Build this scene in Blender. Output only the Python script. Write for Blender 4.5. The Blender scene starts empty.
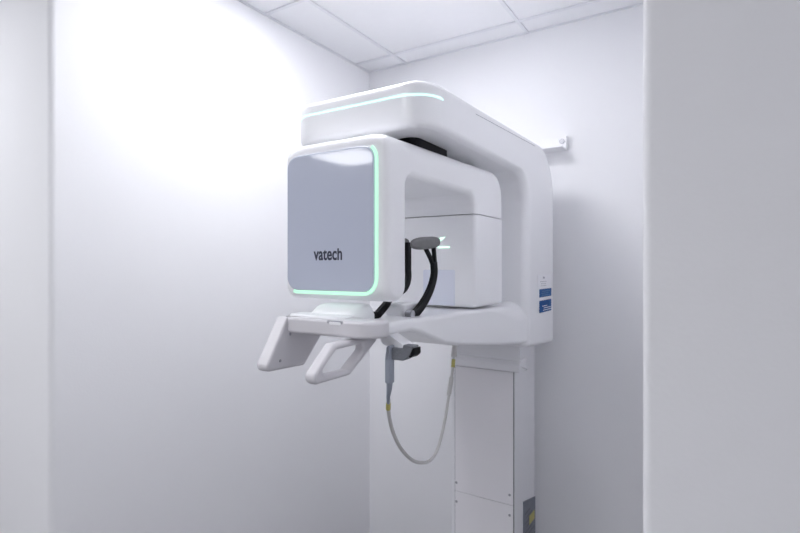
import bpy, bmesh, math
from mathutils import Vector, Matrix

# ------------------------------------------------------------------ units
S = 0.885          # plan units -> metres (ceiling grid pitch comes out at 0.61 m)
H = 1.48           # camera height above the floor
FLOOR = -H / S     # floor level in plan units (z = 0 is the camera height)
CEIL = 1.15
COL = bpy.context.scene.collection
PI = math.pi


def T(v):
    return Vector((v[0] * S, v[1] * S, H + v[2] * S))


# ------------------------------------------------------------------ materials
def nt(name):
    m = bpy.data.materials.new(name)
    m.use_nodes = True
    return m, m.node_tree.nodes, m.node_tree.links


def mat(name, col, rough=0.5, metal=0.0, coat=0.0, spec=0.5, vary=0.0, vscale=6.0,
        bump=0.0, bscale=300.0, coat_rough=0.08):
    m, n, l = nt(name)
    b = n['Principled BSDF']
    b.inputs['Base Color'].default_value = (*col, 1)
    b.inputs['Roughness'].default_value = rough
    b.inputs['Metallic'].default_value = metal
    b.inputs['Specular IOR Level'].default_value = spec
    b.inputs['Coat Weight'].default_value = coat
    b.inputs['Coat Roughness'].default_value = coat_rough
    tc = n.new('ShaderNodeTexCoord')
    if vary > 0:
        no = n.new('ShaderNodeTexNoise')
        no.inputs['Scale'].default_value = vscale
        no.inputs['Detail'].default_value = 3
        l.new(tc.outputs['Object'], no.inputs['Vector'])
        mx = n.new('ShaderNodeMix')
        mx.data_type = 'RGBA'
        mx.inputs[6].default_value = (*[c * (1 - vary) for c in col], 1)
        mx.inputs[7].default_value = (*[min(1, c * (1 + vary)) for c in col], 1)
        l.new(no.outputs['Fac'], mx.inputs[0])
        l.new(mx.outputs[2], b.inputs['Base Color'])
    if bump > 0:
        n2 = n.new('ShaderNodeTexNoise')
        n2.inputs['Scale'].default_value = bscale
        n2.inputs['Detail'].default_value = 2
        l.new(tc.outputs['Object'], n2.inputs['Vector'])
        bp = n.new('ShaderNodeBump')
        bp.inputs['Strength'].default_value = bump
        bp.inputs['Distance'].default_value = 0.002
        l.new(n2.outputs['Fac'], bp.inputs['Height'])
        l.new(bp.outputs['Normal'], b.inputs['Normal'])
    return m


def emis(name, col, strength):
    m, n, l = nt(name)
    b = n['Principled BSDF']
    b.inputs['Base Color'].default_value = (*[c * .6 for c in col], 1)
    b.inputs['Emission Color'].default_value = (*col, 1)
    b.inputs['Emission Strength'].default_value = strength
    return m


M_WALL = mat('painted_wall', (.875, .876, .896), .75, spec=.25, vary=.01, vscale=2.5, bump=.12, bscale=160)
M_TILE = mat('ceiling_tile', (.86, .862, .885), .9, spec=.1, vary=.012, vscale=30, bump=.2, bscale=220)
M_GRID = mat('ceiling_grid_metal', (.78, .785, .82), .5, vary=.01)
M_FLOOR = mat('grey_vinyl_floor', (.21, .205, .212), .45, vary=.08, vscale=9)
M_WHITE = mat('white_plastic', (.935, .937, .958), .32, coat=.25, vary=.006, vscale=3)
M_WHITE2 = mat('white_powder_coat', (.87, .87, .895), .45, vary=.008, vscale=3)
M_COVER = mat('white_cover_plate', (.88, .865, .89), .45, vary=.008, vscale=3)
M_DARKGAP = mat('dark_gap', (.16, .16, .18), .8, vary=.02)
M_WARM = mat('white_satin_plastic', (.72, .705, .735), .4, vary=.008, vscale=3)
M_PANEL = mat('blue_grey_gloss', (.56, .60, .72), .30, metal=.0, coat=1.0, coat_rough=.05, vary=.01)
M_TEXT = mat('dark_navy_print', (.035, .04, .07), .5, vary=.02)
M_BLACK = mat('black_plastic', (.004, .004, .006), .5, spec=.2, vary=.1)
M_RUBBER = mat('grey_foam_pad', (.20, .20, .205), .85, vary=.15, vscale=60, bump=.4, bscale=250)
M_GREY = mat('grey_switch_plastic', (.32, .35, .41), .45, vary=.05, vscale=40)
M_GREYD = mat('dark_grey_switch_plastic', (.20, .21, .235), .6, vary=.25, vscale=160, bump=.3, bscale=300)
M_SEAM = mat('seam_shadow_gap', (.42, .42, .46), .7, vary=.02)
M_STEEL = mat('screw_steel', (.42, .42, .45), .45, metal=.9, vary=.04)
M_PLATE = mat('grey_rating_plate', (.20, .22, .27), .5, vary=.25, vscale=26)
M_YEL = mat('yellow_plastic', (.55, .50, .16), .5, vary=.1, vscale=40)
M_CABLE = mat('pale_grey_cable', (.62, .61, .60), .5, vary=.04, vscale=40)
M_BLUE = mat('blue_label', (.018, .115, .33), .5, spec=.15, vary=.12, vscale=40)
M_BLUE2 = mat('dark_blue_label', (.005, .075, .27), .5, spec=.15, vary=.12, vscale=40)
M_PAPER = mat('white_label', (.90, .90, .93), .6, vary=.01)
M_INK = mat('label_ink', (.16, .16, .19), .6, vary=.05)
M_SKY = mat('pale_blue_window', (.84, .87, .97), .15, coat=.4, vary=.006)
M_LED = emis('mint_led', (.58, 1.0, .76), .62)
M_LEDC = emis('cyan_led', (.62, 1.0, .95), .92)
M_GLOW = emis('glow_mark', (.62, 1.0, .78), 1.3)
M_DIFF = emis('lamp_diffuser', (.962, .970, 1.0), 11.0)
M_DIFF2 = emis('alcove_lamp_diffuser', (.962, .970, 1.0), 14.8)
M_LAMPF = mat('lamp_frame', (.8, .8, .82), .5, vary=.01)


# ------------------------------------------------------------------ object helpers
def props(o, label=None, cat=None, group=None, kind=None):
    if label: o['label'] = label
    if cat: o['category'] = cat
    if group: o['group'] = group
    if kind: o['kind'] = kind
    return o


class Thing:
    def __init__(self, name, base, label, cat, group=None):
        self.base = T(base)
        self.o = bpy.data.objects.new(name, None)
        self.o.empty_display_size = .1
        COL.objects.link(self.o)
        self.o.location = self.base
        props(self.o, label, cat, group)


def link(name, bm, m, thing=None, parent=None, label=None, smooth=True, wn=True, raw=True):
    """bmesh in plan units -> one mesh object in metres, relative to its thing"""
    off = thing.base if thing else Vector((0, 0, 0))
    if raw:
        for v in bm.verts:
            v.co = T(v.co) - off
    bmesh.ops.recalc_face_normals(bm, faces=bm.faces)
    me = bpy.data.meshes.new(name)
    bm.to_mesh(me)
    bm.free()
    ms = m if isinstance(m, (list, tuple)) else [m]
    for x in ms:
        me.materials.append(x)
    if smooth:
        for p in me.polygons:
            p.use_smooth = len(p.vertices) <= 4      # flat caps stay flat
        me.set_sharp_from_angle(angle=math.radians(38))
    o = bpy.data.objects.new(name, me)
    COL.objects.link(o)
    if smooth and wn:
        w = o.modifiers.new('weighted', 'WEIGHTED_NORMAL')
        w.keep_sharp = True
        w.weight = 80
    if parent is not None:
        o.parent = parent
    elif thing is not None:
        o.parent = thing.o
    if label:
        o['label'] = label
    return o


# ------------------------------------------------------------------ shape helpers
def fillet(pts, seg=8):
    """pts: (p, q, r) -> polyline with rounded corners"""
    out = []
    n = len(pts)
    for i in range(n):
        a = Vector(pts[i - 1][:2]); b = Vector(pts[i][:2]); c = Vector(pts[(i + 1) % n][:2])
        r = pts[i][2] if len(pts[i]) > 2 else 0
        if r <= 1e-6:
            out.append((b.x, b.y)); continue
        u = (a - b).normalized(); v = (c - b).normalized()
        ang = u.angle(v)
        t = r / math.tan(ang / 2)
        p0 = b + u * t; p1 = b + v * t
        cen = b + (u + v).normalized() * (r / math.sin(ang / 2))
        a0 = math.atan2(p0.y - cen.y, p0.x - cen.x); a1 = math.atan2(p1.y - cen.y, p1.x - cen.x)
        d = (a1 - a0 + PI) % (2 * PI) - PI
        for k in range(seg + 1):
            t_ = a0 + d * k / seg
            out.append((cen.x + r * math.cos(t_), cen.y + r * math.sin(t_)))
    return out


def area(poly):
    return sum(poly[i - 1][0] * poly[i][1] - poly[i][0] * poly[i - 1][1] for i in range(len(poly))) / 2


def inset(poly, d, keep=None):
    """move the outline inwards by d times keep(p0, p1), edge by edge"""
    n = len(poly)
    s = 1 if area(poly) > 0 else -1
    nor = []; dd = []
    for i in range(n):
        p = Vector(poly[i]); q = Vector(poly[(i + 1) % n])
        e = (q - p)
        e = e.normalized() if e.length > 1e-9 else Vector((1, 0))
        nor.append(Vector((-e.y, e.x)) * s)
        dd.append(d * (1.0 if keep is None else keep(poly[i], poly[(i + 1) % n])))
    out = []
    for i in range(n):
        n1, d1, n2, d2 = nor[i - 1], dd[i - 1], nor[i], dd[i]
        det = n1.x * n2.y - n1.y * n2.x
        if abs(det) < .02:
            m = (n1 + n2).normalized() * ((d1 + d2) / 2)
        else:
            m = Vector(((d1 * n2.y - d2 * n1.y) / det, (n1.x * d2 - n2.x * d1) / det))
        out.append((poly[i][0] + m.x, poly[i][1] + m.y))
    return out


def place(axis, e, p, q):
    return {'X': (e, p, q), 'Y': (p, e, q), 'Z': (p, q, e)}[axis]


def prism(poly, axis, a, b, ba=0.0, bb=0.0, seg=6, keep=None, bm=None, mi=0, mid=()):
    """outline extruded along an axis from a to b, with rounded rims of radius ba / bb"""
    bm = bm or bmesh.new()
    rings = []

    def ring(e, d):
        pl = inset(poly, d, keep) if d > 1e-9 else poly
        rings.append([bm.verts.new(place(axis, e, *p)) for p in pl])
    if ba > 0:
        for k in range(seg + 1):
            t = PI / 2 * (1 - k / seg)
            ring(a + ba * (1 - math.sin(t)), ba * (1 - math.cos(t)))
    else:
        ring(a, 0)
    for e in mid:
        ring(e, 0)
    if bb > 0:
        for k in range(seg + 1):
            t = PI / 2 * k / seg
            ring(b - bb * (1 - math.sin(t)), bb * (1 - math.cos(t)))
    else:
        ring(b, 0)
    n = len(poly)
    for r0, r1 in zip(rings, rings[1:]):
        for i in range(n):
            f = bm.faces.new((r0[i], r0[(i + 1) % n], r1[(i + 1) % n], r1[i]))
            f.material_index = mi
    f = bm.faces.new(rings[0]); f.material_index = mi
    f = bm.faces.new(rings[-1][::-1]); f.material_index = mi
    return bm


def rrect(p0, p1, q0, q1, r, seg=6):
    if not isinstance(r, (tuple, list)): r = (r,) * 4
    return fillet([(p0, q0, r[0]), (p1, q0, r[1]), (p1, q1, r[2]), (p0, q1, r[3])], seg)


def box(x0, x1, y0, y1, z0, z1, bev=.002, r=None, axis='Z', bm=None, mi=0, seg=3):
    r = bev if r is None else r
    r = max(r, 1e-4)
    if axis == 'Z':
        return prism(rrect(x0, x1, y0, y1, r, 4), 'Z', z0, z1, bev, bev, seg, bm=bm, mi=mi)
    if axis == 'Y':
        return prism(rrect(x0, x1, z0, z1, r, 4), 'Y', y0, y1, bev, bev, seg, bm=bm, mi=mi)
    return prism(rrect(y0, y1, z0, z1, r, 4), 'X', x0, x1, bev, bev, seg, bm=bm, mi=mi)


def spline(pts, n=8):
    """Catmull-Rom through points"""
    P = [Vector(p) for p in pts]
    P = [P[0] * 2 - P[1]] + P + [P[-1] * 2 - P[-2]]
    out = []
    for i in range(1, len(P) - 2):
        for k in range(n):
            t = k / n
            a, b, c, d = P[i - 1], P[i], P[i + 1], P[i + 2]
            out.append(.5 * ((2 * b) + (c - a) * t + (2 * a - 5 * b + 4 * c - d) * t * t + (3 * b - a - 3 * c + d) * t ** 3))
    out.append(P[-2])
    return out


def sweep(path, section, up=Vector((1, 0, 0)), bm=None, scale=None, mi=0):
    """section: list of (u, v); u along 'up' made square to the path, v along path x u"""
    bm = bm or bmesh.new()
    path = [Vector(p) for p in path]
    rings = []
    n = len(path)
    for i, p in enumerate(path):
        t = (path[min(i + 1, n - 1)] - path[max(i - 1, 0)]).normalized()
        u = (up - t * up.dot(t))
        if u.length < 1e-4: u = t.orthogonal()
        u.normalize()
        v = t.cross(u)
        k = scale[i] if scale else 1
        rings.append([bm.verts.new(p + u * (a * k) + v * (b * k)) for a, b in section])
    m = len(section)
    for r0, r1 in zip(rings, rings[1:]):
        for i in range(m):
            bm.faces.new((r0[i], r0[(i + 1) % m], r1[(i + 1) % m], r1[i])).material_index = mi
    bm.faces.new(rings[0]).material_index = mi
    bm.faces.new(rings[-1][::-1]).material_index = mi
    return bm


def circle(r, n=12, ry=None):
    ry = ry or r
    return [(r * math.cos(2 * PI * k / n), ry * math.sin(2 * PI * k / n)) for k in range(n)]


def disc(c, axis, r, d, bev=.001, n=16):
    """short cylinder with a rounded rim, centred on c, length d along the axis"""
    ia = 'XYZ'.index(axis)
    o = [c[k] for k in range(3) if k != ia]
    return prism([(o[0] + p, o[1] + q) for p, q in circle(r, n)], axis, c[ia] - d / 2, c[ia] + d / 2, bev, bev, 3)


def structure(name, bm, m, label, cat, smooth=True):
    o = link(name, bm, m, smooth=smooth)
    return props(o, label, cat, None, 'structure')


# ================================================================== THE ROOM
XL, XR, YB, YO = -1.756, -.088, 2.44, .745      # alcove: left wall, right wall, back wall, mouth
RX0, RX1, RY0 = -5.2, 1.5, -3.8                # outer room
structure('floor', box(RX0 - .1, RX1 + .1, RY0 - .1, YB + .1, FLOOR - .1, FLOOR, 0), M_FLOOR, 'grey vinyl floor of the room below the picture', 'floor', False)
structure('wall_back', box(XL, XR, YB, YB + .15, FLOOR, CEIL, 0), M_WALL, 'white painted wall behind the x-ray machine', 'wall', False)
wl = prism(fillet([(RX0, YO), (XL, YO, .02), (XL, YB + .15), (RX0, YB + .15)], 8), 'Z', FLOOR, CEIL)
structure('wall_left', wl, M_WALL, 'bright white wall to the left of the x-ray machine with a rounded outer corner', 'wall')
wr = prism(fillet([(XR, YO, .013), (RX1, YO), (RX1, YB + .15), (XR, YB + .15)], 8), 'Z', FLOOR, CEIL)
structure('wall_right', wr, M_WALL, 'plain grey-white near wall filling the right edge of the picture', 'wall')
structure('wall_outer_left', box(RX0 - .15, RX0, RY0, YO, FLOOR, CEIL, 0), M_WALL, 'white left wall of the outer room behind the camera', 'wall', False)
structure('wall_outer_right', box(RX1, RX1 + .15, RY0, YO, FLOOR, CEIL, 0), M_WALL, 'white right wall of the outer room behind the camera', 'wall', False)
structure('wall_outer_back', box(RX0 - .15, RX1 + .15, RY0 - .15, RY0, FLOOR, CEIL, 0), M_WALL, 'white far wall of the outer room behind the camera', 'wall', False)

# ceiling: slab of tiles hanging in a metal grid (grid lines 0.69 plan units apart), one mesh
PX, PY, GX, GY = .70, .68, -1.50, 2.30
gw, gd = .0085, .005
cb = bmesh.new()
box(RX0 - .1, RX1 + .1, RY0 - .1, YB + .1, CEIL + .002, CEIL + .1, 0, bm=cb)
k = math.floor((RX0 - GX) / PX)
while GX + k * PX < RX1:
    x = GX + k * PX
    box(x - gw, x + gw, RY0, YB, CEIL - gd, CEIL + .002, 0, bm=cb, mi=1)
    k += 1
k = math.floor((RY0 - GY) / PY)
while GY + k * PY < YB:
    y = GY + k * PY
    box(RX0, RX1, y - gw, y + gw, CEIL - gd + .0004, CEIL + .002, 0, bm=cb, mi=1)
    k += 1
# wall angle along the alcove walls
box(XL, XL + .009, YO, YB, CEIL - gd, CEIL + .002, 0, bm=cb, mi=1)
box(XL, XR, YB - .009, YB, CEIL - gd, CEIL + .002, 0, bm=cb, mi=1)
structure('ceiling', cb, [M_TILE, M_GRID], 'white suspended tile ceiling in a metal grid above the machine', 'ceiling', False)


def lamp(x0, x1, y0, y1, label, m):
    t = Thing('ceiling_light', ((x0 + x1) / 2, (y0 + y1) / 2, CEIL - gd), label, 'ceiling light', 'recessed ceiling lights')
    bm = bmesh.new()
    z0, z1 = CEIL - .016, CEIL - gd - .0008
    w = .02
    box(x0, x1, y0, y0 + w, z0, z1, .002, bm=bm); box(x0, x1, y1 - w, y1, z0, z1, .002, bm=bm)
    box(x0, x0 + w, y0 + w, y1 - w, z0, z1, .002, bm=bm); box(x1 - w, x1, y0 + w, y1 - w, z0, z1, .002, bm=bm)
    link('frame', bm, M_LAMPF, t)
    link('diffuser', box(x0 + w, x1 - w, y0 + w, y1 - w, z0 + .003, z1 - .001, 0), m, t, smooth=False)
    return t


def lamp_cell(i, j, label, n=1):
    """one lamp in grid cell i (to the right of the left line), j (towards the room), n cells long"""
    return lamp(GX + i * PX + gw, GX + (i + 1) * PX - gw, GY - (j + n) * PY + gw, GY - j * PY - gw, label, M_DIFF)


lamp(GX + .10, GX + PX - .04, GY - 2 * PY + .09, GY - PY - .02, 'square ceiling lamp above and in front of the x-ray machine, nearest the left wall', M_DIFF2)
lamp_cell(-3, 6, 'square ceiling lamp far behind the camera, mirrored in the grey front panel')
lamp_cell(-2, 3, 'square ceiling lamp outside the alcove, before the left outer wall')
lamp_cell(1, 5, 'unseen square lamp added as fill light outside the alcove, behind and right of the camera')  # added fill: lifts the near right wall and the machine's front faces
lamp_cell(0, 4, 'unseen square lamp added as fill light outside the alcove, straight behind the camera')  # unseen too, added for more light from the outer room

# ================================================================== THE X-RAY MACHINE
mc = Thing('panoramic_xray_machine', (-.88, 2.2, FLOOR),
           'white panoramic dental x-ray machine with grey front panel, green light strips and overhead arm', 'x-ray machine')

# ---- overhead arm and carriage: one bent body, section lofted along the bend
XA0, XA1 = -1.135, -.644
TOP, UND, YF, YI, YK = .514, .366, 1.15, 1.968, 2.34
TOPF, UNDF = .499, .374            # the arm is a little slimmer at its front
RO, RI = .205, .11
inner, outer = [], []
Rp = .085                                           # plan radius of the two front corners
ys = [YF + Rp * (1 - math.cos(PI / 2 * k / 9)) for k in range(10)]
shr = [Rp - math.sqrt(max(0, Rp ** 2 - (Rp - (y - YF)) ** 2)) for y in ys]
vsh = []
rv = .022
for y in ys:
    d = min(rv, y - YF)
    vsh.append(rv - math.sqrt(max(0, rv ** 2 - (rv - d) ** 2)))
for y in ys:
    inner.append((y, UNDF)); outer.append((y, TOPF + (TOP - TOPF) * (y - YF) / (YK - RO - YF)))
for k in range(1, 7):
    f = k / 6
    inner.append((ys[-1] + (YI - RI - ys[-1]) * f, UNDF + (UND - UNDF) * f)); yo = ys[-1] + (YK - RO - ys[-1]) * f; outer.append((yo, TOPF + (TOP - TOPF) * (yo - YF) / (YK - RO - YF)))
for k in range(1, 13):
    a = PI / 2 * k / 12
    inner.append((YI - RI + RI * math.sin(a), UND - RI + RI * math.cos(a)))
    outer.append((YK - RO + RO * math.sin(a), TOP - RO + RO * math.cos(a)))
BI, BO = -.306, -.330
for k in range(1, 6):
    f = k / 5
    inner.append((YI, UND - RI + (BI - UND + RI) * f)); outer.append((YK, TOP - RO + (BO - TOP + RO) * f))
N = len(inner)
bm = bmesh.new()
rings = []
rb = .02


def arm_ring(i_pt, o_pt, dx, dn, ri=.034, ro=.02):
    """rounded-rectangle section between an inner and an outer point"""
    a = Vector(i_pt); b = Vector(o_pt)
    L = (b - a).length
    n = (b - a).normalized()
    a = a + n * dn; b = b - n * dn; L -= 2 * dn
    x0, x1 = XA0 + dx, XA1 - dx
    ri_ = min(ri, L * .45); ro_ = min(ro, L * .45)
    pl = rrect(x0, x1, 0, L, (ri_, ri_, ro_, ro_), 6)
    return [bm.verts.new((p, a.x + n.x * q, a.y + n.y * q)) for p, q in pl]


for i in range(N):
    dx = shr[i] if i < 10 else 0
    dn = vsh[i] if i < 10 else 0
    rings.append(arm_ring(inner[i], outer[i], dx, dn, .022 + .012 * min(1, max(0, (i - 10) / 6))))
for k in range(1, 6):
    t = PI / 2 * k / 5
    d = rb * (1 - math.cos(t)); dz = -rb * math.sin(t) * .9
    rings.append(arm_ring((inner[-1][0], inner[-1][1] + dz + .0), (outer[-1][0], outer[-1][1] + dz), d, d))
m_ = len(rings[0])
for r0, r1 in zip(rings, rings[1:]):
    for i in range(m_):
        bm.faces.new((r0[i], r0[(i + 1) % m_], r1[(i + 1) % m_], r1[i]))
bm.faces.new(rings[0]); bm.faces.new(rings[-1][::-1])
arm = link('overhead_arm', bm, M_WHITE, mc)

# light strip round the front of the arm
zL = .459
pth = []
for k in range(7):
    pth.append((XA0, YF + Rp + .09 - .09 * k / 6, zL))
for k in range(1, 11):
    a = PI / 2 * k / 10
    pth.append((XA0 + Rp - Rp * math.cos(a), YF + Rp - Rp * math.sin(a), zL))
for k in range(1, 9):
    pth.append((XA0 + Rp + (XA1 - XA0 - 2 * Rp) * k / 8, YF, zL))
for k in range(1, 11):
    a = PI / 2 * k / 10
    pth.append((XA1 - Rp + Rp * math.sin(a), YF + Rp - Rp * math.cos(a), zL))
pth.append((XA1, YF + Rp + .004, zL))
link('light_strip', sweep(pth, [(-.0027, -.0016), (.0027, -.0016), (.0027, .0016), (-.0027, .0016)], Vector((0, 0, 1))),
     M_LEDC, mc, arm, 'lit cyan-green strip round the front of the arm', smooth=False)
# seam of the top cover on the side
link('cover_seam', prism([(1.46, .4750), (2.06, .4950), (2.06, .4972), (1.46, .4766)], 'X', XA1 - .002, XA1 + .0005), M_SEAM, mc, arm, smooth=False)

# safety labels on the side of the carriage
def label_plate(name, y0, y1, z0, z1, m, t=.0012):
    return link(name, box(XA1 - .0005, XA1 + t, y0, y1, z0, z1, 0), m, mc, arm, smooth=False)


bm = box(XA1 - .0005, XA1 + .0012, 2.118, 2.292, -.1310, -.0965, 0)
for r, (a, b) in enumerate(((2.15, 2.27), (2.14, 2.25), (2.15, 2.275))):
    box(XA1 + .001, XA1 + .0016, a, b, -.1075 - r * .0085, -.1055 - r * .0085, 0, bm=bm, mi=1)
link('notice_label', bm, [M_BLUE, mat('label_print_blue', (.10, .22, .43), .5, vary=.05)], mc, arm, 'mid blue notice label', smooth=False)
bm = box(XA1 - .0005, XA1 + .0012, 2.118, 2.292, -.1965, -.1455, 0)
box(XA1 + .001, XA1 + .0016, 2.255, 2.29, -.194, -.148, 0, bm=bm, mi=1)
for r, (a, b) in enumerate(((2.155, 2.225), (2.175, 2.285), (2.165, 2.29))):
    box(XA1 + .0012, XA1 + .002, a, b, -.1715 - r * .009, -.1688 - r * .009, 0, bm=bm, mi=2)
link('warning_label', bm, [M_BLUE2, M_BLUE, M_PAPER], mc, arm, 'dark blue warning label with white lines', smooth=False)
bm = box(XA1 - .0005, XA1 + .0012, 2.095, 2.285, -.0905, -.035, 0)
for r, (a, b) in enumerate(((2.125, 2.215), (2.14, 2.21), (2.135, 2.215))):
    box(XA1 + .001, XA1 + .0016, a, b, -.0655 - r * .009, -.0635 - r * .009, 0, bm=bm, mi=1)
box(XA1 + .001, XA1 + .0016, 2.165, 2.19, -.052, -.044, 0, bm=bm, mi=1)
link('paper_label', bm, [M_PAPER, mat('faint_ink', (.42, .42, .47), .6, vary=.05)], mc, arm, 'small white paper label with fine grey print', smooth=False)

# ---- black bearing cover under the arm
link('bearing_cover', prism(rrect(-1.02, -.738, 1.25, 1.472, .03), 'Z', .337, UND + .008, .004, .001), M_BLACK, mc)

# ---- rotating unit: head + bar + upper part of the generator, one body
XU0, XU1 = -1.056, -.700
SE = .1805
prof = [(1.05, -.091, .040), (1.145, -.091, .042), (1.145, .241, .030), (1.589, .241, .045), (1.589, SE, 0),
        (1.842, SE, 0), (1.842, .349, .095), (1.145, .345, .01), (1.05, .343, .028)]


def keep_seam(p, q):
    if abs(p[1] - SE) < 1e-4 and abs(q[1] - SE) < 1e-4: return 0.0
    return 1.0


mids = [XU0 + t for t in (.026, .034, .042, .050, .058, .066)] + [XU1 - t for t in (.066, .058, .050, .042, .034, .026)]
rb_ = prism(fillet(prof, 8), 'X', XU0, XU1, .020, .020, 6, keep_seam, mid=mids)
for v in rb_.verts:                              # softer upper corners of the head, seen from the front
    if v.co.z > .24 and v.co.y < 1.16:
        t = max(0, .066 - min(v.co.x - XU0, XU1 - v.co.x)) / .066
        v.co.z -= .030 * (1 - math.sqrt(max(0, 1 - t * t))) * min(1, (v.co.z - .24) / .07)
ru = link('rotating_unit', rb_, M_WHITE, mc)
# neck that carries it (hidden in the bearing cover)
gp = prism(rrect(XU0, XU1, 1.589, 1.842, .0145, 6), 'Z', -.141, SE - .0035, .014, 0, 5)
gen = link('generator_housing', gp, M_WHITE, mc)
link('seam_filler', box(XU0 + .02, XU1 - .02, 1.61, 1.82, SE - .004, SE + .001, 0), M_SEAM, mc, gen, smooth=False)  # grey filler, its colour stands in for the shade inside the seam
link('beam_window', prism(rrect(-.905, -.779, -.137, -.0115, .006), 'Y', 1.5872, 1.591, .001, 0, 2), M_SKY, mc, gen, 'pale blue beam window')
link('glow_mark', box(-.8455, -.800, 1.5876, 1.591, .0652, .0708, 0), M_GLOW, mc, gen, 'thin green glowing line', smooth=False)  # thin emissive box, then an emissive triangle, on the generator front
link('glow_mark', prism([(-.8425, .1005), (-.840, .0855), (-.8155, .1050)], 'Y', 1.5876, 1.591), M_GLOW, mc, gen, 'small glowing triangle beside the head pad', smooth=False)

# front panel, light strip and lettering
PX0, PX1, PZ0, PZ1 = -1.0375, -.7385, -.0655, .309
pp = rrect(PX0, PX1, PZ0, PZ1, .036, 8)
link('front_panel', prism(pp, 'Y', 1.0415, 1.054, .0035, 0, 4), M_PANEL, mc, ru, 'glossy blue-grey front panel')


def arc(cx, cz, r, a0, a1, n=8):
    return [(cx + r * math.cos(a0 + (a1 - a0) * k / n), cz + r * math.sin(a0 + (a1 - a0) * k / n)) for k in range(n + 1)]


def ledline(o, r):
    l = arc(PX1 - .036, PZ1 - .036, r, PI * .28, 0, 5)
    l += arc(PX1 - .036, PZ0 + .036, r, 0, -PI / 2, 8)
    l += arc(PX0 + .036, PZ0 + .036, r, -PI / 2, -PI * .62, 3)
    return l


li, lo = ledline(0, .0374), ledline(0, .0458)
bm = bmesh.new()
f0 = [bm.verts.new((p, 1.0462, q)) for p, q in li]; f1 = [bm.verts.new((p, 1.0462, q)) for p, q in lo]
b0 = [bm.verts.new((p, 1.054, q)) for p, q in li]; b1 = [bm.verts.new((p, 1.054, q)) for p, q in lo]
for k in range(len(li) - 1):
    bm.faces.new((f0[k], f0[k + 1], f1[k + 1], f1[k])); bm.faces.new((b0[k], b1[k], b1[k + 1], b0[k + 1]))
    bm.faces.new((f0[k], b0[k], b0[k + 1], f0[k + 1])); bm.faces.new((f1[k], f1[k + 1], b1[k + 1], b1[k]))
for k in (0, -1):
    bm.faces.new((f0[k], f1[k], b1[k], b0[k]))
link('light_strip', bm, M_LED, mc, ru, 'lit mint-green strip beside and below the front panel', smooth=False)

cu = bpy.data.curves.new('lettering', 'FONT')
cu.body = 'vatech'
cu.size = 1.0
cu.offset = .024
cu.extrude = .01
cu.space_character = 1.02
tmp = bpy.data.objects.new('lettering_source', cu)
COL.objects.link(tmp)
bpy.context.view_layer.update()
me = bpy.data.meshes.new_from_object(tmp.evaluated_get(bpy.context.evaluated_depsgraph_get()))
bpy.data.objects.remove(tmp)
bm = bmesh.new(); bm.from_mesh(me); bpy.data.meshes.remove(me)
xs = [v.co.x for v in bm.verts]; yy = [v.co.y for v in bm.verts]
x0, x1, y1 = min(xs), max(xs), max(yy)
xh = max(v.co.y for v in bm.verts if v.co.x < x0 + .4)          # x-height, from the first letter
for v in bm.verts:
    if v.co.y > xh + .03: v.co.y = xh + .03 + (v.co.y - xh - .03) * .55
y1 = max(v.co.y for v in bm.verts)
for v in bm.verts:
    v.co = Vector((-.9375 + (v.co.x - x0) / (x1 - x0) * .0990, 1.0412 - v.co.z * .03 + .0002, .0180 + v.co.y / y1 * .0300))
link('lettering', bm, M_TEXT, mc, ru, 'dark lettering on the front panel', smooth=False)
cu = None

# ---- lower arm that carries the chin rest
XC0, XC1 = -1.045, -.700
stations = [  # Y, right side X, top Z, bottom Z
    (1.020, -.704, -.146, -.168), (1.028, -.700, -.142, -.172), (1.170, -.700, -.142, -.175), (1.220, -.700, -.142, -.186), (1.290, -.700, -.143, -.210),
    (1.366, -.700, -.144, -.236), (1.450, -.700, -.145, -.251), (1.600, -.699, -.148, -.270), (1.720, -.695, -.150, -.285),
    (1.780, -.690, -.150, -.292), (1.830, -.684, -.149, -.297), (1.870, -.677, -.149, -.300), (1.900, -.671, -.148, -.303), (1.925, -.665, -.146, -.305),
    (1.943, -.660, -.144, -.306), (1.955, -.657, -.142, -.306), (1.985, -.650, -.138, -.306)]
bm = bmesh.new()
rs = []
for y, x, zt, zb in stations:
    rr = min(.014, (zt - zb) * .4)
    rt = rr + .060 * min(1, max(0, (y - 1.70) / .23)) ** 1.5
    rs.append([bm.verts.new((p, y, q)) for p, q in rrect(-1.77 - x + .02, x, zb, zt, (rr, rr, rt, rt), 8)])
for r0, r1 in zip(rs, rs[1:]):
    for i in range(len(r0)):
        bm.faces.new((r0[i], r0[(i + 1) % len(r0)], r1[(i + 1) % len(r0)], r1[i]))
bm.faces.new(rs[0]); bm.faces.new(rs[-1][::-1])
low = link('chin_rest_arm', bm, M_WHITE, mc)
# crossbar at its front
bar = link('chin_rest_bar', prism(rrect(-.980, -.686, .9655, 1.056, (.002, .045, .03, .012), 6), 'Z', -.174, -.132, .009, .009, 4), M_WARM, mc)
link('bar_ledge', prism(rrect(-.985, -.795, .982, 1.05, .025, 6), 'Z', -.134, -.126, 0, .006, 4), M_WHITE, mc, bar)
bm = prism(rrect(-.826, -.776, -.1465, -.1335, .004), 'Y', .9655, .969, .0008, 0, 2)
prism(rrect(-.818, -.782, -.1435, -.1365, .003), 'Y', .9645, .967, .0006, 0, 2, bm=bm, mi=1)
link('latch', bm, [M_SEAM, M_WHITE], mc, bar, 'small rounded latch in the crossbar front')
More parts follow.
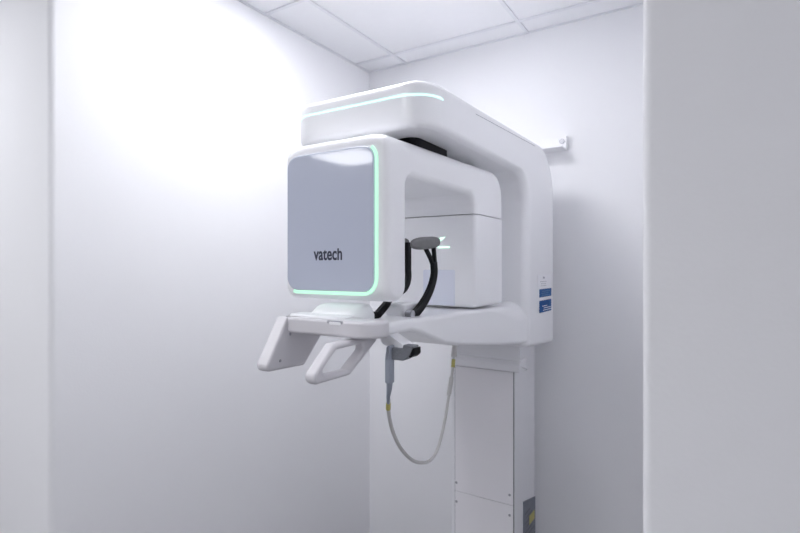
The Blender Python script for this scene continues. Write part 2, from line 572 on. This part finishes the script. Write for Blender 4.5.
# pedestal under the chin position
bm = bmesh.new()
lo_, hi_ = rrect(-.962, -.786, 1.035, 1.135, .03, 6), rrect(-.930, -.802, 1.060, 1.125, .025, 6)
seq = [(lo_, -.146), (lo_, -.130)] + [([(p[0] * (1 - f) + q[0] * f, p[1] * (1 - f) + q[1] * f) for p, q in zip(lo_, hi_)], -.130 + .028 * math.sin(f * PI / 2)) for f in (.25, .5, .75, 1)]
hi2 = inset(hi_, .012)
seq.append((hi2, -.1)); 
rs = [[bm.verts.new((p, q, z)) for p, q in pl] for pl, z in seq]
for r0, r1 in zip(rs, rs[1:]):
    for i in range(len(r0)):
        bm.faces.new((r0[i], r0[(i + 1) % len(r0)], r1[(i + 1) % len(r0)], r1[i]))
bm.faces.new(rs[0]); bm.faces.new(rs[-1][::-1])
link('chin_rest_pedestal', bm, M_WHITE, mc)
link('temple_support_base', box(-.838, -.768, 1.235, 1.34, -.150, -.108, .008, .012), M_WHITE, mc)

# hand grips: the left one closed, the right one an open loop
gl = fillet([(.9645, -.1325, .010), (.882, -.266, .014), (1.03, -.269, .012), (1.118, -.176, .01), (1.112, -.1325, .010)], 6)
lg = link('hand_grip', prism(gl, 'X', -.999, -.958, .007, .007, 4), M_WARM, mc, label='closed left hand grip of the chin rest')
for y, z in ((.972, -.178), (.937, -.243)):
    link('screw', disc((-.958, y, z), 'X', .004, .003, .0008, 10), M_STEEL, mc, lg)
A = fillet([(.905, -.178, .018), (.808, -.262, .016), (.965, -.262, .02), (1.100, -.178, .008)], 6)
B = fillet([(.914, -.194, .010), (.850, -.245, .010), (.957, -.247, .012), (1.043, -.192, .010)], 6)
# loop: outer and inner outline joined as a rounded frame
bm = bmesh.new()
n_ = min(len(A), len(B))
ringsA = []
for x, ds in ((-.781, .006), (-.778, .0018), (-.773, 0), (-.758, 0), (-.753, .0018), (-.750, .006)):
    oa = inset(A, ds) if ds else A
    ib = inset(B, -ds) if ds else B
    ringsA.append(([bm.verts.new((x, *p)) for p in oa], [bm.verts.new((x, *p)) for p in ib]))
for (a0, b0), (a1, b1) in zip(ringsA, ringsA[1:]):
    for i in range(len(A)):
        j = (i + 1) % len(A)
        bm.faces.new((a0[i], a0[j], a1[j], a1[i])); bm.faces.new((b0[i], b1[i], b1[j], b0[j]))
for (a0, b0) in (ringsA[0], ringsA[-1]):
    for i in range(len(A)):
        j = (i + 1) % len(A)
        bm.faces.new((a0[i], b0[i], b0[j], a0[j]))
link('hand_grip', bm, M_WARM, mc, label='open loop right hand grip of the chin rest')

# temple supports: bent black straps with a fork and a grey pad
sec = [(.0070 * a, .0132 * b) for a, b in [(-1, -.8), (-.8, -1), (.8, -1), (1, -.8), (1, .8), (.8, 1), (-.8, 1), (-1, .8)]]
sec2 = [(a * .8, b * .42) for a, b in sec]


def temple(x, dx, label, chrome):
    xb = x; x = x + dx            # foot and head of the strap
    p = spline([(xb, 1.236, -.148), (xb + dx * .4, 1.2998, -.1139), (x, 1.3486, -.0714), (x, 1.3741, -.0262), (x, 1.3725, .0135)], 8)
    bm = sweep(p, sec, Vector((1, 0, 0)))
    if not chrome:
        bm.free()
        bm = sweep(spline([(xb, 1.132, -.144), (xb - .004, 1.165, -.130), (xb - .012, 1.215, -.108), (x - .010, 1.290, -.088), (x - .003, 1.345, -.070), (x, 1.366, -.040), (x, 1.366, .0), (x, 1.366, .076)], 8), [(a, b * .82) for a, b in sec], Vector((1, 0, 0)))
    else:
      sweep(spline([(x, 1.378, .004), (x, 1.3775, .022), (x, 1.371, .0605)], 6), sec2, Vector((1, 0, 0)), bm=bm)
      sweep(spline([(x, 1.366, .004), (x, 1.352, .024), (x, 1.318, .0575)], 6), sec2, Vector((1, 0, 0)), bm=bm)
    st = link('temple_support', bm, M_BLACK, mc, label=label)
    # pad: fat rounded lozenge along Y with a tilt up towards the back
    bm = bmesh.new()
    L = []
    y0, y1, z0, z1 = 1.238, 1.408, .063, .078
    n = 14
    for k in range(n + 1):
        f = k / n
        d = 2 * f - 1
        sc = max(.05, (1 - abs(d) ** 3.2)) ** .5
        L.append((Vector((x - (0 if chrome else .024), y0 + (y1 - y0) * f, z0 + (z1 - z0) * f)), sc))
    oval = [(math.copysign(abs(math.cos(t)) ** .7, math.cos(t)) * .017, math.copysign(abs(math.sin(t)) ** .7, math.sin(t)) * .0185)
            for t in [2 * PI * i / 18 for i in range(18)]]
    sweep([l[0] for l in L], oval, Vector((1, 0, 0)), bm=bm, scale=[l[1] for l in L])
    link('pad', bm, M_RUBBER, mc, st, 'grey foam pad')
    link('pivot', disc((xb - .001, 1.232 if chrome else 1.136, -.136), 'X', .0125, .022, .002), M_STEEL if chrome else M_BLACK, mc, st)
    return st


temple(-.745, 0, 'right black temple support, seen clear of the head', True)
temple(-.802, -.032, 'left black temple support, showing beside and below the head', False)

# holder for the exposure switch, under the crossbar
bm = prism(fillet([(-.738, -.172), (-.708, -.172), (-.668, -.1935), (-.664, -.2065), (-.697, -.2075), (-.728, -.198)]), 'Y', 1.066, 1.112, .002, .002, 2)
link('switch_holder', bm, M_WHITE, mc)

# ---- carriage foot and column
link('carriage_neck', box(-1.01, -.7040, 2.046, 2.12, -.416, -.30, .003), M_WHITE2, mc)
link('carriage_lip', prism(fillet([(2.034, -.394, .006), (2.020, -.408, .006), (2.022, -.438, .005), (2.118, -.446, .004), (2.118, -.390, .004)], 4), 'X', -1.012, -.696, .008, .008, 4), M_WHITE2, mc)
col = link('column', prism(rrect(-1.032, -.732, 2.066, 2.336, (.012, .004, .006, .006), 5), 'Z', FLOOR + .03, -.31), M_WHITE2, mc)
link('base_plate', box(-1.09, -.67, 1.85, 2.36, FLOOR, FLOOR + .03, .006, .02), M_WHITE2, mc)
link('cover_gap', box(-1.0128, -.7352, 2.0648, 2.067, FLOOR + .045, -.44, 0), M_DARKGAP, mc, col, smooth=False)
link('upper_cover', box(-1.0095, -.7385, 2.060, 2.070, -1.0095, -.447, .0015), M_COVER, mc, col)
link('lower_cover', box(-1.0095, -.7385, 2.060, 2.070, FLOOR + .05, -1.0118, .0015), M_COVER, mc, col)
for x, z in ((-1.002, -.972), (-1.002, -1.057), (-.7535, -.968), (-.7535, -1.054)):
    link('screw', disc((x, 2.060, z), 'Y', .0055, .004, .001, 12), M_STEEL, mc, col)
bm = prism([(2.170, -1.45), (2.333, -1.45), (2.333, -1.073), (2.170, -1.034)], 'X', -.7335, -.7285)
for r in range(7):
    box(-.7288, -.7280, 2.185 + .02 * (r % 2), 2.255 + .03 * (r % 3), -1.10 - r * .021, -1.094 - r * .021, 0, bm=bm, mi=1)
link('rating_plate', bm, [M_PLATE, M_INK], mc, col, 'grey rating plate low on the column side', smooth=False)
link('warning_sticker', prism([(2.245, -1.168), (2.318, -1.168), (2.318, -1.128), (2.245, -1.128)], 'X', -.7288, -.7272), M_YEL, mc, col, 'small yellow warning sticker', smooth=False)

# ================================================================== EXPOSURE SWITCH
sw = Thing('exposure_switch', (-.708, 1.08, -.30), 'grey hand switch with a white cable hanging from the holder under the chin rest', 'hand switch')
link('switch_body', prism(fillet([(-.7045, -.290, .004), (-.6895, -.292, .004), (-.6895, -.1965, .002), (-.7000, -.1965, .007), (-.7045, -.230, .01)], 5), 'Y', 1.042, 1.066, .0035, .0035, 4), M_GREY, sw)
bm = prism(fillet([(-.6950, -.232, .004), (-.656, -.232, .018), (-.628, -.213, .010), (-.628, -.1925, .003), (-.657, -.1925, .002), (-.660, -.2025, .002), (-.678, -.2025, .002), (-.695, -.2025, .002)], 5), 'Y', 1.052, 1.082, .004, .004, 3)
link('switch_head', bm, M_GREYD, sw)
link('trigger', prism(fillet([(-.647, -.2305, .003), (-.624, -.214, .008), (-.6245, -.196, .002), (-.630, -.199, .002), (-.636, -.213, .006)], 4), 'Y', 1.049, 1.085, .003, .003, 3), M_BLACK, sw, label='black push button of the hand switch')
link('cable_boot', sweep([(-.6975, 1.054, -.287), (-.7010, 1.058, -.306), (-.7120, 1.070, -.330), (-.7235, 1.087, -.352)], circle(1, 12), Vector((1, 0, 0)), scale=[.0080, .0070, .0050, .0042]), M_GREY, sw)
cpts = [(-.7243, 1.090, -.3440), (-.7364, 1.1079, -.3824), (-.7537, 1.1561, -.4514), (-.7755, 1.237, -.5295), (-.7947, 1.3432, -.6012), (-.8069, 1.4538, -.6381),
        (-.8196, 1.5404, -.6241), (-.836, 1.6247, -.5521), (-.851, 1.6862, -.4774), (-.8668, 1.7472, -.3968), (-.8746, 1.7849, -.300)]
cp = spline(cpts, 10)
link('cable', sweep(cp, circle(.0053, 12), Vector((1, 0, 0))), M_CABLE, sw)


def collar(i0, i1, r, m, name, label=None):
    return link(name, sweep(cp[i0:i1], circle(r, 12), Vector((1, 0, 0))), m, sw, label=label)


collar(3, 9, .0064, M_YEL, 'cable_marker', 'yellow marker on the cable near the switch')
collar(91, 95, .0070, M_YEL, 'cable_marker', 'yellow marker on the cable near the machine')
collar(95, 101, .0105, M_CABLE, 'cable_plug')
collar(80, 88, .0085, M_CABLE, 'cable_sleeve')

# ================================================================== WALL BRACKET
br = Thing('wall_bracket', (-.69, 2.44, .545), 'white metal bracket screwed to the wall behind the top of the machine', 'bracket')
link('back_plate', box(-.82, -.6055, 2.4345, 2.44, .546, .612, .0015), M_WHITE2, br)
link('flange', box(-.82, -.607, 2.34, 2.438, .5455, .5535, .0015), M_WHITE2, br)
link('end_lip', box(-.6105, -.6055, 2.405, 2.438, .547, .612, .0015), M_WHITE2, br)
link('screw', disc((-.632, 2.4325, .592), 'Y', .0125, .007, .002, 14), M_STEEL, br, label='round steel screw head')

# ================================================================== CAMERA, WORLD, VIEW
cd = bpy.data.cameras.new('camera')
cam = bpy.data.objects.new('camera', cd)
COL.objects.link(cam)
cam.location = (0, 0, H)
cam.rotation_euler = (PI / 2, 0, math.radians(32.31))
cd.sensor_width = 36
cd.lens = 506 / 800 * 36
cd.clip_start = .02
cd.dof.use_dof = True
cd.dof.focus_distance = 1.4 * S
cd.dof.aperture_fstop = 5.0
sc = bpy.context.scene
sc.camera = cam
w = bpy.data.worlds.new('world')
w.use_nodes = True
w.node_tree.nodes['Background'].inputs[0].default_value = (.5, .52, .56, 1)
w.node_tree.nodes['Background'].inputs[1].default_value = .1
sc.world = w
sc.view_settings.view_transform = 'Standard'
sc.view_settings.look = 'None'
sc.view_settings.gamma = 1
sc.view_settings.use_curve_mapping = False
sc.view_settings.exposure = 0.20
sc.cycles.use_denoising = True
sc.cycles.max_bounces = 10
sc.cycles.diffuse_bounces = 8
